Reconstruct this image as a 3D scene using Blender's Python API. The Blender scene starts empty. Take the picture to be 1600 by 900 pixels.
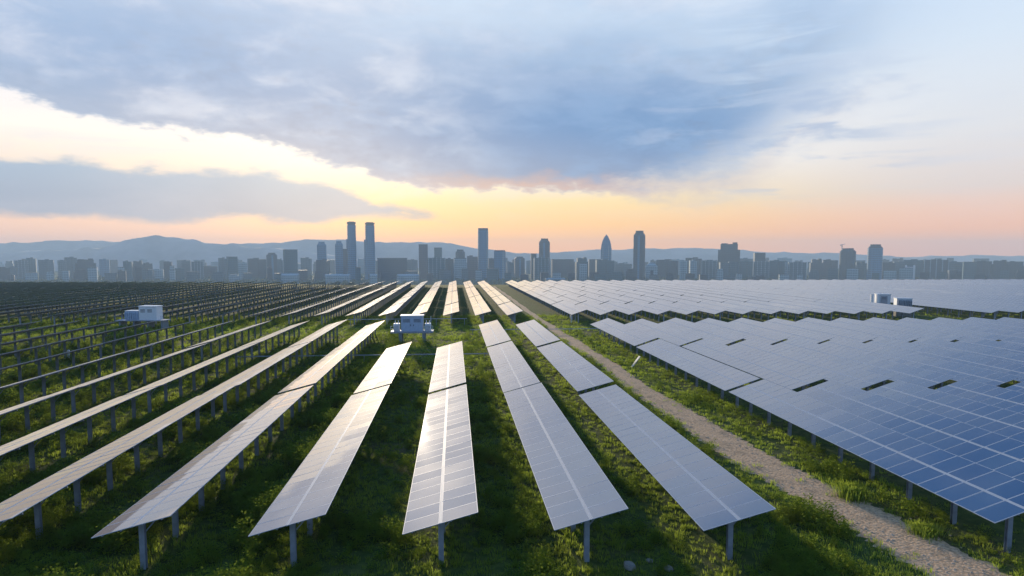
import bpy, math, random
import numpy as np
from mathutils import Vector, Matrix
R = random.Random(7)
sc = bpy.context.scene
COL = sc.collection
rad = math.radians

# ------------------------------------------------------------------ camera
F_PX, HOR, VPX, PITCH, CAM_Z = 1050.0, 401.6, 709.25, 5.0, 16.22
YAW = math.atan2((800 - VPX) * math.cos(rad(PITCH)), F_PX)          # to the right of the row direction (+Y)
cam_d = bpy.data.cameras.new('camera')
cam = bpy.data.objects.new('camera', cam_d)
COL.objects.link(cam)
cam.location = (0, 0, CAM_Z)
cam.rotation_euler = (rad(90 - PITCH), 0, -YAW)
cam_d.sensor_width = 36
cam_d.lens = F_PX / 1600 * 36
cam_d.shift_y = (HOR + F_PX * math.tan(rad(PITCH)) - 450) / 1600
cam_d.clip_start, cam_d.clip_end = 0.5, 60000
sc.camera = cam
CY, SY = math.cos(YAW), math.sin(YAW)

def place(px, depth):
    """world x, y of a point seen in column px at the given distance ahead"""
    xr = (px - 800) / F_PX * depth
    return xr * CY + depth * SY, depth * CY - xr * SY

def height(py, depth):
    return CAM_Z + (HOR - py) / F_PX * depth

def in_view(x, y, margin=6.0):
    xr, f = x * CY - y * SY, x * SY + y * CY
    return f > 5 and abs(xr) < f * 0.762 + margin

# ------------------------------------------------------------------ render settings
sc.view_settings.view_transform = 'Standard'
sc.view_settings.look = 'None'
sc.view_settings.exposure = 0.28
sc.view_settings.gamma = 1.0
sc.view_settings.use_curve_mapping = False
sc.render.filter_size = 1.7
cy = sc.cycles
cy.use_denoising = True
cy.max_bounces, cy.diffuse_bounces, cy.glossy_bounces = 5, 2, 3
cy.transmission_bounces, cy.transparent_max_bounces, cy.volume_bounces = 3, 8, 0
cy.sample_clamp_indirect = 6.0

# ------------------------------------------------------------------ node helpers
def lin(r, g, b):
    f = lambda c: (c / 255 / 12.92) if c <= 10.31 else ((c / 255 + .055) / 1.055) ** 2.4
    return (f(r), f(g), f(b), 1.0)

class S:                                                              # a socket with arithmetic
    def __init__(s, nt, sock): s.nt, s.k = nt, sock
    def _m(s, op, *o, clamp=False):
        n = s.nt.nodes.new('ShaderNodeMath'); n.operation = op; n.use_clamp = clamp
        for i, v in enumerate((s,) + o):
            if isinstance(v, S): s.nt.links.new(v.k, n.inputs[i])
            else: n.inputs[i].default_value = v
        return S(s.nt, n.outputs[0])
    def __add__(s, o): return s._m('ADD', o)
    def __sub__(s, o): return s._m('SUBTRACT', o)
    def __mul__(s, o): return s._m('MULTIPLY', o)
    def __truediv__(s, o): return s._m('DIVIDE', o)
    __radd__, __rmul__ = __add__, __mul__
    def rsub(s, o): return (s * -1.0) + o
    def sat(s): return s._m('ADD', 0.0, clamp=True)
    def step(s, a, b):                                                # smooth 0..1 between a and b (numbers)
        n = s.nt.nodes.new('ShaderNodeMapRange'); n.interpolation_type = 'SMOOTHSTEP'
        s.nt.links.new(s.k, n.inputs[0]); n.inputs[1].default_value = a; n.inputs[2].default_value = b
        return S(s.nt, n.outputs[0])
    def ramp(s, stops, interp='LINEAR'):
        n = s.nt.nodes.new('ShaderNodeValToRGB'); s.nt.links.new(s.k, n.inputs[0])
        n.color_ramp.interpolation = interp
        e = n.color_ramp.elements
        while len(e) < len(stops): e.new(0.5)
        for i, (p, c) in enumerate(stops): e[i].position = p; e[i].color = c
        return n.outputs[0]
    def curve(s, pts):
        n = s.nt.nodes.new('ShaderNodeFloatCurve'); s.nt.links.new(s.k, n.inputs[1])
        c = n.mapping.curves[0]
        while len(c.points) < len(pts): c.points.new(0.5, 0.5)
        for p, (x, y) in zip(c.points, pts): p.location = (x, y); p.handle_type = 'AUTO'
        n.mapping.update()
        return S(s.nt, n.outputs[0])

def mixc(nt, fac, a, b, mode='MIX'):
    n = nt.nodes.new('ShaderNodeMix'); n.data_type = 'RGBA'; n.blend_type = mode
    for sock, v in ((n.inputs[0], fac), (n.inputs[6], a), (n.inputs[7], b)):
        if isinstance(v, S): nt.links.new(v.k, sock)
        elif isinstance(v, bpy.types.NodeSocket): nt.links.new(v, sock)
        else: sock.default_value = v
    return n.outputs[2]

def noise(nt, vec, scale, detail=4, rough=.55, dist=0.0):
    n = nt.nodes.new('ShaderNodeTexNoise'); n.inputs['Scale'].default_value = scale
    n.inputs['Detail'].default_value = detail; n.inputs['Roughness'].default_value = rough
    n.inputs['Distortion'].default_value = dist
    if vec is not None: nt.links.new(vec, n.inputs['Vector'])
    return S(nt, n.outputs['Fac'])

def combine(nt, *v):
    n = nt.nodes.new('ShaderNodeCombineXYZ')
    for i, a in enumerate(v):
        if isinstance(a, S): nt.links.new(a.k, n.inputs[i])
        else: n.inputs[i].default_value = a
    return n.outputs[0]

# ------------------------------------------------------------------ sun and sky
SUN_AZ, SUN_EL = rad(-9.8), rad(9.5)                                  # azimuth from +Y, to the left
sun_dir = Vector((math.sin(SUN_AZ) * math.cos(SUN_EL), math.cos(SUN_AZ) * math.cos(SUN_EL), math.sin(SUN_EL)))
sd = bpy.data.lights.new('sun', 'SUN')
sd.energy, sd.angle, sd.color = 5.0, rad(1.4), (1.0, 0.83, 0.60)
sun = bpy.data.objects.new('sun', sd)
COL.objects.link(sun)
sun.location = (-60, 380, 60)
sun.rotation_euler = sun_dir.to_track_quat('Z', 'Y').to_euler()

W = bpy.data.worlds.new('World')
sc.world = W
W.use_nodes = True
def build_sky():
    nt = W.node_tree; nt.nodes.clear()
    out = nt.nodes.new('ShaderNodeOutputWorld'); bg = nt.nodes.new('ShaderNodeBackground')
    bg.inputs[1].default_value = 0.1
    nt.links.new(bg.outputs[0], out.inputs[0])
    sky = nt.nodes.new('ShaderNodeTexSky'); sky.sky_type = 'NISHITA'; sky.sun_disc = False
    sky.sun_elevation, sky.sun_rotation = SUN_EL, SUN_AZ
    sky.air_density, sky.dust_density, sky.ozone_density = 1.0, 1.5, 1.0
    tc = nt.nodes.new('ShaderNodeTexCoord'); sp = nt.nodes.new('ShaderNodeSeparateXYZ')
    nt.links.new(tc.outputs['Generated'], sp.inputs[0])
    X, Y, Z = (S(nt, sp.outputs[i]) for i in range(3))
    az = X._m('ARCTAN2', Y) - YAW                                     # bearing, 0 straight ahead of the lens
    el = Z._m('ARCSINE')
    A0 = 0.85
    t = ((az + A0) / (2 * A0)).sat()
    def bearing(px): return math.atan((px - 800) / F_PX)
    def T(px): return (bearing(px) + A0) / (2 * A0)
    def E(px, py): return math.atan((HOR - py) / F_PX * math.cos(bearing(px)))
    EM = 0.5
    def line(pts): return t.curve([(T(px), E(px, py) / EM) for px, py in pts]) * EM
    dirv = combine(nt, X, Y, Z * 2.6)
    n1 = noise(nt, dirv, 4.2, 7, .56, .3)
    n2 = noise(nt, dirv, 11.0, 6, .6, .25)
    flat = combine(nt, X, Y, Z * 7.0)
    n3 = noise(nt, flat, 5.0, 6, .58, .5)
    n4 = noise(nt, dirv, 30.0, 5, .6, .2)
    w = (n1 - .5) * .085 + (n2 - .5) * .070 + (n4 - .5) * .030                           # edge raggedness, radians
    e = (el / 0.5).sat()
    d = lambda deg: rad(deg) / 0.5
    # clear-sky glow behind the clouds: one gradient round the sun's bearing, one away from it
    glow = e.ramp([(0, (1.36, .54, .17, 1)), (d(1.2), (1.32, .57, .17, 1)), (d(2.8), (1.14, .63, .20, 1)), (d(4.6), (.98, .72, .34, 1)),
                   (d(7.5), lin(252, 244, 230)), (d(11), lin(244, 242, 240)), (d(16), lin(214, 226, 240)), (d(26), lin(206, 222, 240)), (1, lin(176, 204, 236))])
    side = e.ramp([(0, (1.08, .46, .26, 1)), (d(2), (1.04, .50, .28, 1)), (d(5), lin(222, 206, 200)), (d(9), lin(218, 218, 222)),
                   (d(15), lin(209, 222, 236)), (d(19), lin(204, 221, 241)), (1, lin(128, 168, 212))])
    pink = e.ramp([(0, (1.05, .52, .38, 1)), (d(1.4), (1.10, .60, .40, 1)), (d(3), (1.02, .64, .44, 1)), (d(6.5), lin(248, 226, 206)),
                   (d(9), lin(252, 242, 232)), (d(13), lin(226, 226, 238)), (d(20), lin(220, 226, 242)), (1, lin(150, 184, 228))])
    right = az.step(.12, .62)
    left = az.step(-.12, -.5)
    base = mixc(nt, right, glow, side)
    base = mixc(nt, left, base, pink)
    # thin veil streaks over the clear parts
    veil = (n3.step(.45, .75)) * el.step(.03, .10) * .35
    base = mixc(nt, veil, base, lin(205, 212, 226))
    # the long bank of cloud on the left
    upC = line([(-400, 215), (-100, 230), (0, 238), (110, 243), (200, 258), (320, 264), (420, 262), (470, 278), (520, 284), (580, 310), (640, 322), (760, 345), (1900, 395)])
    loC = line([(-400, 330), (0, 336), (180, 343), (300, 347), (370, 340), (440, 351), (520, 344), (600, 338), (700, 346), (1900, 396)])
    wc = (n2 - .5) * .026 + (n1 - .5) * .02 + (n4 - .5) * .014
    mC = (el - loC + wc).step(-.006, .010) * (upC - el + wc * 1.5).step(-.004, .016) * az.step(.04, -.20)
    cC = (el - loC).step(0.0, .09)
    colC = mixc(nt, cC, lin(132, 152, 182), lin(150, 176, 202))
    colC = mixc(nt, n1.step(.4, .7) * .5, colC, lin(176, 184, 204))
    # warm lit puffs along the foot of that bank
    base2 = mixc(nt, mC * .95, base, colC)
    # the great slate-blue cloud across the middle
    loA = line([(-400, 40), (-100, 115), (0, 154), (70, 180), (140, 203), (240, 211), (330, 218), (420, 238), (540, 272), (620, 288), (750, 296),
                (900, 300), (1080, 301), (1150, 288), (1230, 232), (1330, 172), (1480, 118), (1700, 60), (1900, 0)])
    soft = az.step(.06, .42) * .060 + .009
    dl = el - loA + w * .85 + (n4 - .5) * .02
    mA = (dl / soft).step(-.6, 1.6)
    thick = t.curve([(0, .48), (T(0), .60), (T(200), .70), (T(480), .86), (T(760), 1.0), (T(1000), 1.0), (T(1200), .72), (T(1330), .36), (T(1480), .12), (1, .04)])
    up = (el - loA - (n1 - .5) * .14).step(.33, .06)                  # thins upward
    puff = (n1 * .65 + n2 * .35).step(.48, .66) * az.step(.06, -.22) * .42                # paler billows on the left
    streak = n3.step(.50, .66) * az.step(.12, .40) * .55
    dens = (mA * (up * .95 + .05) * thick * (puff + streak).rsub(1.0)).sat()
    veilA = (mA * (up * .5 + .5) * .72).sat()                         # the pale shoulder of the same cloud
    pale = mixc(nt, el.step(.14, .36), lin(166, 192, 220), lin(192, 214, 236))
    pale = mixc(nt, (n1 * .6 + n2 * .4).step(.42, .60), pale, lin(226, 228, 236))
    core = mixc(nt, (el - loA).step(.0, .10), lin(128, 146, 180), lin(92, 136, 186))
    core = mixc(nt, n2.step(.40, .7) * .5, core, lin(128, 164, 206))
    core = mixc(nt, (n4 * .4 + n1 * .6).step(.50, .36) * .6, core, lin(86, 118, 164))
    col = mixc(nt, veilA * right.rsub(1.0), base2, pale)
    col = mixc(nt, dens, col, core)
    rim = mA * (el - loA + w * .55).step(.030, .004) * az.step(-.25, .02) * right.rsub(1.0)
    col = mixc(nt, rim * .7, col, lin(228, 176, 140))
    wisp = n3.step(.50, .64) * n2.step(.36, .60) * az.step(.10, .24) * az.step(.62, .36) * el.step(.07, .12) * el.step(.30, .20)
    col = mixc(nt, wisp * .7, col, lin(142, 166, 202))
    # overhead and behind: a high blue sky under broken pale cloud
    high = mixc(nt, n1.step(.42, .72), lin(84, 132, 190), lin(118, 160, 210))
    col = mixc(nt, el.step(.44, .62), col, high)
    back = az._m('ABSOLUTE').step(.95, 1.7)
    rear = mixc(nt, e, lin(158, 178, 210), lin(120, 162, 220))
    col = mixc(nt, back * el.step(.60, .30), col, rear)
    lower = el.step(0.0, -.03)
    col = mixc(nt, lower, col, lin(150, 150, 150))
    ten = nt.nodes.new('ShaderNodeVectorMath'); ten.operation = 'SCALE'; ten.inputs[3].default_value = 10.0
    nt.links.new(col, ten.inputs[0])
    fin = mixc(nt, 0.06, ten.outputs[0], sky.outputs[0])
    nt.links.new(fin, bg.inputs[0])
build_sky()

# ------------------------------------------------------------------ materials
def mat(name):
    m = bpy.data.materials.new(name); m.use_nodes = True
    nt = m.node_tree
    return m, nt, nt.nodes['Principled BSDF']

def plain(name, rgb, rough=.6, metal=0.0, var=.12, scale=3.0, coords='Object', spec=.5):
    m, nt, b = mat(name)
    tc = nt.nodes.new('ShaderNodeTexCoord')
    n = noise(nt, tc.outputs[coords], scale, 5, .6)
    lo = tuple(c * (1 - var) for c in rgb) + (1,); hi = tuple(min(1, c * (1 + var)) for c in rgb) + (1,)
    nt.links.new(mixc(nt, n.step(.3, .7), lo, hi), b.inputs['Base Color'])
    b.inputs['Roughness'].default_value = rough; b.inputs['Metallic'].default_value = metal; b.inputs['Specular IOR Level'].default_value = spec
    return m

def glass_material():
    m, nt, b = mat('module_glass')
    oi = nt.nodes.new('ShaderNodeObjectInfo'); at = nt.nodes.new('ShaderNodeAttribute'); at.attribute_name = 'tint'
    rnd = S(nt, oi.outputs['Random']); tint = S(nt, at.outputs['Fac'])
    k = (rnd + tint)._m('FRACT')
    c = k.ramp([(0, (.004, .040, .125, 1)), (.5, (.006, .050, .145, 1)), (1, (.014, .052, .130, 1))])
    tc = nt.nodes.new('ShaderNodeTexCoord')
    geo = nt.nodes.new('ShaderNodeNewGeometry')
    dust = noise(nt, geo.outputs['Position'], .22, 5, .6).step(.35, .75) * .10 + .015
    soil = noise(nt, geo.outputs['Position'], .018, 3, .6).step(.60, .68) * .30
    c2 = mixc(nt, (dust + soil).sat(), c, (.36, .31, .27, 1))
    nt.links.new(c2, b.inputs['Base Color'])
    r = (k * .10 + .45) + dust * .4
    b.inputs['Specular IOR Level'].default_value = .0045
    nt.links.new(r.k, b.inputs['Roughness'])
    b.inputs['IOR'].default_value = 1.55
    b.inputs['Coat Weight'].default_value = 1.0
    b.inputs['Coat Roughness'].default_value = .028
    b.inputs['Coat IOR'].default_value = 2.5
    b.inputs['Sheen Weight'].default_value = 1.0; b.inputs['Sheen Roughness'].default_value = .20; b.inputs['Sheen Tint'].default_value = (1.0, .92, .80, 1)   # settled dust
    return m

def leaf_material(name, a, bcol, dry, trans=.6):
    m, nt, b = mat(name)
    nt.nodes.remove(b)
    out = nt.nodes['Material Output']
    geo = nt.nodes.new('ShaderNodeNewGeometry')
    big = noise(nt, geo.outputs['Position'], .16, 4, .6)
    small = noise(nt, geo.outputs['Position'], 1.7, 3, .6)
    c = mixc(nt, small.step(.3, .7), a, bcol)
    c = mixc(nt, big.step(.52, .72) * .7, c, dry)
    d = nt.nodes.new('ShaderNodeBsdfDiffuse'); t = nt.nodes.new('ShaderNodeBsdfTranslucent'); mx = nt.nodes.new('ShaderNodeMixShader')
    nt.links.new(c, d.inputs[0])
    tint = mixc(nt, .5, c, (.56, .70, .09, 1))
    nt.links.new(tint, t.inputs[0])
    mx.inputs[0].default_value = trans
    nt.links.new(d.outputs[0], mx.inputs[1]); nt.links.new(t.outputs[0], mx.inputs[2]); nt.links.new(mx.outputs[0], out.inputs[0])
    return m

def ground_material():
    m, nt, b = mat('ground_soil')
    geo = nt.nodes.new('ShaderNodeNewGeometry')
    n1 = noise(nt, geo.outputs['Position'], .12, 6, .6); n2 = noise(nt, geo.outputs['Position'], 1.3, 6, .65); n3 = noise(nt, geo.outputs['Position'], 7.0, 4, .7)
    c = mixc(nt, n2.step(.35, .68), (.034, .066, .014, 1), (.085, .120, .026, 1))
    c = mixc(nt, n1.step(.50, .70) * n2.step(.35, .6), c, (.120, .095, .055, 1))
    c = mixc(nt, n3.step(.4, .75) * .5, c, (.024, .038, .012, 1))
    nt.links.new(c, b.inputs['Base Color'])
    b.inputs['Roughness'].default_value = 1.0; b.inputs['Specular IOR Level'].default_value = .1
    bp = nt.nodes.new('ShaderNodeBump'); bp.inputs['Strength'].default_value = .8; bp.inputs['Distance'].default_value = .15
    nt.links.new(n3.k, bp.inputs['Height']); nt.links.new(bp.outputs[0], b.inputs['Normal'])
    return m

def path_material():
    m, nt, b = mat('gravel_dirt')
    geo = nt.nodes.new('ShaderNodeNewGeometry')
    n1 = noise(nt, geo.outputs['Position'], .5, 5, .6); n2 = noise(nt, geo.outputs['Position'], 5.0, 6, .7)
    v = nt.nodes.new('ShaderNodeTexVoronoi'); v.inputs['Scale'].default_value = 6.0; nt.links.new(geo.outputs['Position'], v.inputs['Vector'])
    vd = S(nt, v.outputs['Distance'])
    c = mixc(nt, n2.step(.3, .7), (.46, .29, .165, 1), (.68, .47, .30, 1))
    c = mixc(nt, n1.step(.5, .72) * .6, c, (.20, .16, .11, 1))
    c = mixc(nt, vd.step(.5, .75) * .5, c, (.16, .12, .09, 1))
    nt.links.new(c, b.inputs['Base Color']); b.inputs['Roughness'].default_value = 1.0; b.inputs['Specular IOR Level'].default_value = .1
    bp = nt.nodes.new('ShaderNodeBump'); bp.inputs['Strength'].default_value = .9; bp.inputs['Distance'].default_value = .08
    nt.links.new((n2 - vd * .5).k, bp.inputs['Height']); nt.links.new(bp.outputs[0], b.inputs['Normal'])
    return m

def facade(name, wall, glass, floor=9.0, bay=8.0, share=.85, rough=.6):
    """far walls: storeys and bays as small colour differences only"""
    m, nt, b = mat(name)
    tc = nt.nodes.new('ShaderNodeTexCoord'); sp = nt.nodes.new('ShaderNodeSeparateXYZ'); nt.links.new(tc.outputs['Object'], sp.inputs[0])
    x, y, z = (S(nt, sp.outputs[i]) for i in range(3))
    fz = (z / floor)._m('FRACT'); fx = ((x + y) / bay)._m('FRACT')
    win = fz.step(.30, .36) * fx.step(.18, .24)
    broad = noise(nt, combine(nt, (x + y) * .06, 0.0, z * .004), 1.0, 2, .5)
    c = mixc(nt, win * share, wall, glass)
    c = mixc(nt, broad.step(.45, .6) * .35, c, glass)
    oi = nt.nodes.new('ShaderNodeObjectInfo')
    nt.links.new(c, b.inputs['Base Color'])
    b.inputs['Roughness'].default_value = rough; b.inputs['Specular IOR Level'].default_value = .12
    return m

M = dict(
    glass=glass_material(),
    frame=plain('aluminium_frame', (.42, .46, .52), .55, .0, .06, spec=.06),
    rail=plain('pale_rail', (.38, .42, .47), .6, 0, .06, spec=.06),
    backsheet=plain('module_backsheet', (.62, .75, .86), .4),
    steel=plain('galvanised_steel', (.30, .34, .41), .5, .4, .15, 2.0),
    ground=ground_material(), path=path_material(),
    grass=leaf_material('grass_blades', (.045, .105, .018, 1), (.110, .180, .026, 1), (.150, .135, .045, 1)),
    weed=leaf_material('weed_leaves', (.036, .100, .018, 1), (.120, .190, .026, 1), (.135, .145, .035, 1)),
    tall=leaf_material('tall_grass_leaves', (.060, .120, .020, 1), (.110, .170, .030, 1), (.10, .15, .03, 1)),
    forest=plain('far_tree_foliage', (.045, .070, .035), 1.0, 0, .4, .08, 'Object'),
    hill=plain('hill_forest', (.42, .36, .34), 1.0, 0, .2, .004, 'Object'),  # slope colour paled so the hills look fainter; part of the haze is painted in
    path_stone=plain('path_stone', (.46, .34, .25), .9, 0, .3, 2.5), stone=plain('pale_stone', (.20, .19, .17), .9, 0, .25, 2.5),
    white=plain('white_paint', (.74, .76, .78), .5, 0, .05), boxgrey=plain('light_grey_paint', (.58, .63, .68), .5, 0, .10), blue=plain('pale_blue_paint', (.40, .50, .64), .5, 0, .06),
    grey=plain('grey_paint', (.20, .24, .29), .5, 0, .10), dark=plain('dark_grille', (.06, .07, .09), .6),
    wood=plain('pale_board', (.62, .58, .50), .7, 0, .10),
    f_teal=facade('facade_teal', (.016, .125, .175, 1), (.006, .060, .095, 1)),
    f_dark=facade('facade_dark', (.014, .058, .100, 1), (.007, .030, .062, 1)),
    f_grey=facade('facade_grey', (.065, .145, .190, 1), (.022, .072, .115, 1)),
    f_pale=facade('facade_pale', (.30, .43, .48, 1), (.09, .18, .24, 1)),
    f_glass=facade('facade_glass', (.045, .240, .400, 1), (.015, .100, .200, 1), rough=.45),
    f_mauve=facade('facade_brick', (.085, .075, .110, 1), (.030, .045, .080, 1)),
)

# ------------------------------------------------------------------ mesh helpers
class MB:
    def __init__(s): s.v, s.f, s.mi = [], [], []
    def quadmesh(s, vs, fs, mi=0):
        o = len(s.v); s.v += [tuple(p) for p in vs]; s.f += [tuple(o + i for i in f) for f in fs]; s.mi += [mi] * len(fs)
    def box(s, x0, x1, y0, y1, z0, z1, mi=0, mtx=None):
        vs = [Vector(p) for p in ((x0, y0, z0), (x1, y0, z0), (x1, y1, z0), (x0, y1, z0), (x0, y0, z1), (x1, y0, z1), (x1, y1, z1), (x0, y1, z1))]
        if mtx is not None: vs = [mtx @ p for p in vs]
        s.quadmesh(vs, [(0, 3, 2, 1), (4, 5, 6, 7), (0, 1, 5, 4), (1, 2, 6, 5), (2, 3, 7, 6), (3, 0, 4, 7)], mi)
    def bar(s, a, b, w, h, mi=0):
        a, b = Vector(a), Vector(b); d = b - a
        q = d.to_track_quat('Z', 'Y').to_matrix().to_4x4(); q.translation = a
        s.box(-w / 2, w / 2, -h / 2, h / 2, 0, d.length, mi, q)
    def prism(s, pts, z0, z1, mi=0, top=None):
        n = len(pts); top = top or pts
        vs = [(x, y, z0) for x, y in pts] + [(x, y, z1) for x, y in top]
        s.quadmesh(vs, [tuple(range(n - 1, -1, -1)), tuple(range(n, 2 * n))] + [(i, (i + 1) % n, n + (i + 1) % n, n + i) for i in range(n)], mi)
    def cyl(s, a, b, r0, r1, n=8, mi=0):
        a, b = Vector(a), Vector(b); q = (b - a).to_track_quat('Z', 'Y')
        vs = [a + q @ Vector((r0 * math.cos(2 * math.pi * i / n), r0 * math.sin(2 * math.pi * i / n), 0)) for i in range(n)]
        vs += [b + q @ Vector((r1 * math.cos(2 * math.pi * i / n), r1 * math.sin(2 * math.pi * i / n), 0)) for i in range(n)]
        s.quadmesh(vs, [tuple(range(n - 1, -1, -1)), tuple(range(n, 2 * n))] + [(i, (i + 1) % n, n + (i + 1) % n, n + i) for i in range(n)], mi)
    def mesh(s, name, mats):
        me = bpy.data.meshes.new(name); me.from_pydata(s.v, [], s.f)
        for m in mats: me.materials.append(m)
        me.polygons.foreach_set('material_index', s.mi); me.update()
        return me
    def build(s, name, mats, parent=None, kind=None):
        return link(name, s.mesh(name, mats if isinstance(mats, (list, tuple)) else [mats]), parent, kind)

def link(name, me, parent=None, kind=None, loc=None):
    o = bpy.data.objects.new(name, me); COL.objects.link(o)
    if parent is not None: o.parent = parent
    if kind: o['kind'] = kind
    if loc is not None: o.location = loc
    return o

def tag(o, label, cat, group=None):
    o['label'] = label; o['category'] = cat
    if group: o['group'] = group
    return o

def thing(name, label, cat, loc=(0, 0, 0), rz=0.0, group=None):
    o = bpy.data.objects.new(name, None); COL.objects.link(o)
    o.location = loc; o.rotation_euler = (0, 0, rz); o.empty_display_size = .5
    return tag(o, label, cat, group)

# ------------------------------------------------------------------ ground, hills
PLAIN = -85.0
FIELD_END = 378.0
def terrain_z(x, y):
    d = max(y - 395.0, abs(x) - 520.0, -y - 150)
    t = min(1, max(0, d / 560.0))
    return PLAIN * (t * t * (3 - 2 * t)) + (0.0 if d < 0 else min(1, d / 50) * 2.2 * math.sin(x * .013 + 1) * math.sin(y * .011) * (1 - t))

def build_ground():
    xs = sorted(set(list(range(-7200, 7201, 800)) + list(range(-1200, 1201, 40))))
    ys = sorted(set(list(range(-1400, 7401, 800)) + list(range(-800, 1101, 40))))
    vs = [(x, y, terrain_z(x, y)) for y in ys for x in xs]; n = len(xs)
    fs = [(j * n + i, j * n + i + 1, (j + 1) * n + i + 1, (j + 1) * n + i) for j in range(len(ys) - 1) for i in range(n - 1)]
    b = MB(); b.quadmesh(vs, fs)
    o = b.build('ground', M['ground'], kind='structure')
    for p in o.data.polygons: p.use_smooth = True
build_ground()

def ridge(name, depth, pts, thick, seed):
    """a range of hills: crest heights given along bearings, falling to the plain on both sides"""
    r = random.Random(seed); b = MB(); cols = []
    pxs = np.linspace(pts[0][0], pts[-1][0], 150)
    rough = [sum(math.sin(p * f + r.uniform(0, 0) + ph) * a for f, a, ph in ((.031, 1.3, seed), (.083, .8, seed * 2), (.19, .45, seed * 3))) for p in pxs]
    for k, px in enumerate(pxs):
        py = np.interp(px, [p[0] for p in pts], [p[1] for p in pts])
        top = height(py + rough[k] * .8, depth)
        col = []
        for s, q in ((-1.0, 0.0), (-.62, .34), (-.3, .74), (-.1, .96), (0, 1.0), (.3, .7), (1.0, 0.0)):
            x, y = place(px, depth + s * thick * (1 + .25 * math.sin(px * .05 + s * 3)))
            z = PLAIN - .5 + (top - PLAIN) * q * (1 + (0 if q in (0, 1) else .07 * math.sin(px * .11 + s * 9)))
            col.append((x, y, z))
        cols.append(col)
    m = len(cols[0]); vs = [p for c in cols for p in c]
    fs = [(i * m + j, (i + 1) * m + j, (i + 1) * m + j + 1, i * m + j + 1) for i in range(len(cols) - 1) for j in range(m - 1)]
    b.quadmesh(vs, fs)
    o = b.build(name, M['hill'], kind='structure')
    for p in o.data.polygons: p.use_smooth = True
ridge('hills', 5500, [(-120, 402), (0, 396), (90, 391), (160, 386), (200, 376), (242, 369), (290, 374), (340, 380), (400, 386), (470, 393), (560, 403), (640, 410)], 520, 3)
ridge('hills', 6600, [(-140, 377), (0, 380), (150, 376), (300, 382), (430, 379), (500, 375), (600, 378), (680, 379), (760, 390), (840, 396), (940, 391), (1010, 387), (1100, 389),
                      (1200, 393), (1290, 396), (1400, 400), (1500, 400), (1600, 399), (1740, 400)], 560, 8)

# ------------------------------------------------------------------ solar tables
LOW, PITCH_X, PITCH_R, X3 = 2.2, 7.731, 7.08, -2.713
N_ALONG, MOD_L = 23, 1.508
MOD_W, GAP_C = 1.935, .12
T_LEN = N_ALONG * MOD_L
SEG_Y = [33.4, 69.2, 105.0, 161.8, 197.4, 233.0, 268.6, 304.2, 339.8]
US = (-(GAP_C + MOD_W) / 2, (GAP_C + MOD_W) / 2)                      # module centres on the slope, from the table's middle
POST_V = [1.2 + k * (T_LEN - 2.4) / 8 for k in range(9)]

def module_faces(b, cx, cy_, cz, CX, CZ, tw=0.0, tp=0.0):
    """one framed module: rim proud of the glass, sides, backsheet; a point (u along slope, v along row, n normal)"""
    W2, L2, fr, th, rc = MOD_W / 2, MOD_L / 2 - .011, .032, .036, .003
    def P(u, v, n):
        n = n + u * tw + v * tp
        return (cx + u * CX - n * CZ, cy_ + v, cz + u * CZ + n * CX)
    ring = [(-W2, -L2), (W2, -L2), (W2, L2), (-W2, L2)]
    inn = [(-W2 + fr, -L2 + fr), (W2 - fr, -L2 + fr), (W2 - fr, L2 - fr), (-W2 + fr, L2 - fr)]
    vs = [P(u, v, 0) for u, v in ring] + [P(u, v, 0) for u, v in inn] + [P(u, v, -rc) for u, v in inn] + [P(u, v, -th) for u, v in ring]
    fs, mi = [], []
    for i in range(4):
        j = (i + 1) % 4
        fs += [(i, j, 4 + j, 4 + i), (4 + i, 4 + j, 8 + j, 8 + i), (12 + i, 12 + j, j, i)]; mi += [1, 1, 1]
    fs += [(8, 9, 10, 11), (15, 14, 13, 12)]; mi += [0, 2]
    b.quadmesh(vs, fs); b.mi[-len(mi):] = mi
MODULE_MATS = [M['glass'], M['frame'], M['backsheet']]
def single_module_mesh():
    b = MB(); module_faces(b, 0, 0, 0, 1.0, 0.0); return b.mesh('solar_module', MODULE_MATS)
MODULE = single_module_mesh()

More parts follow.
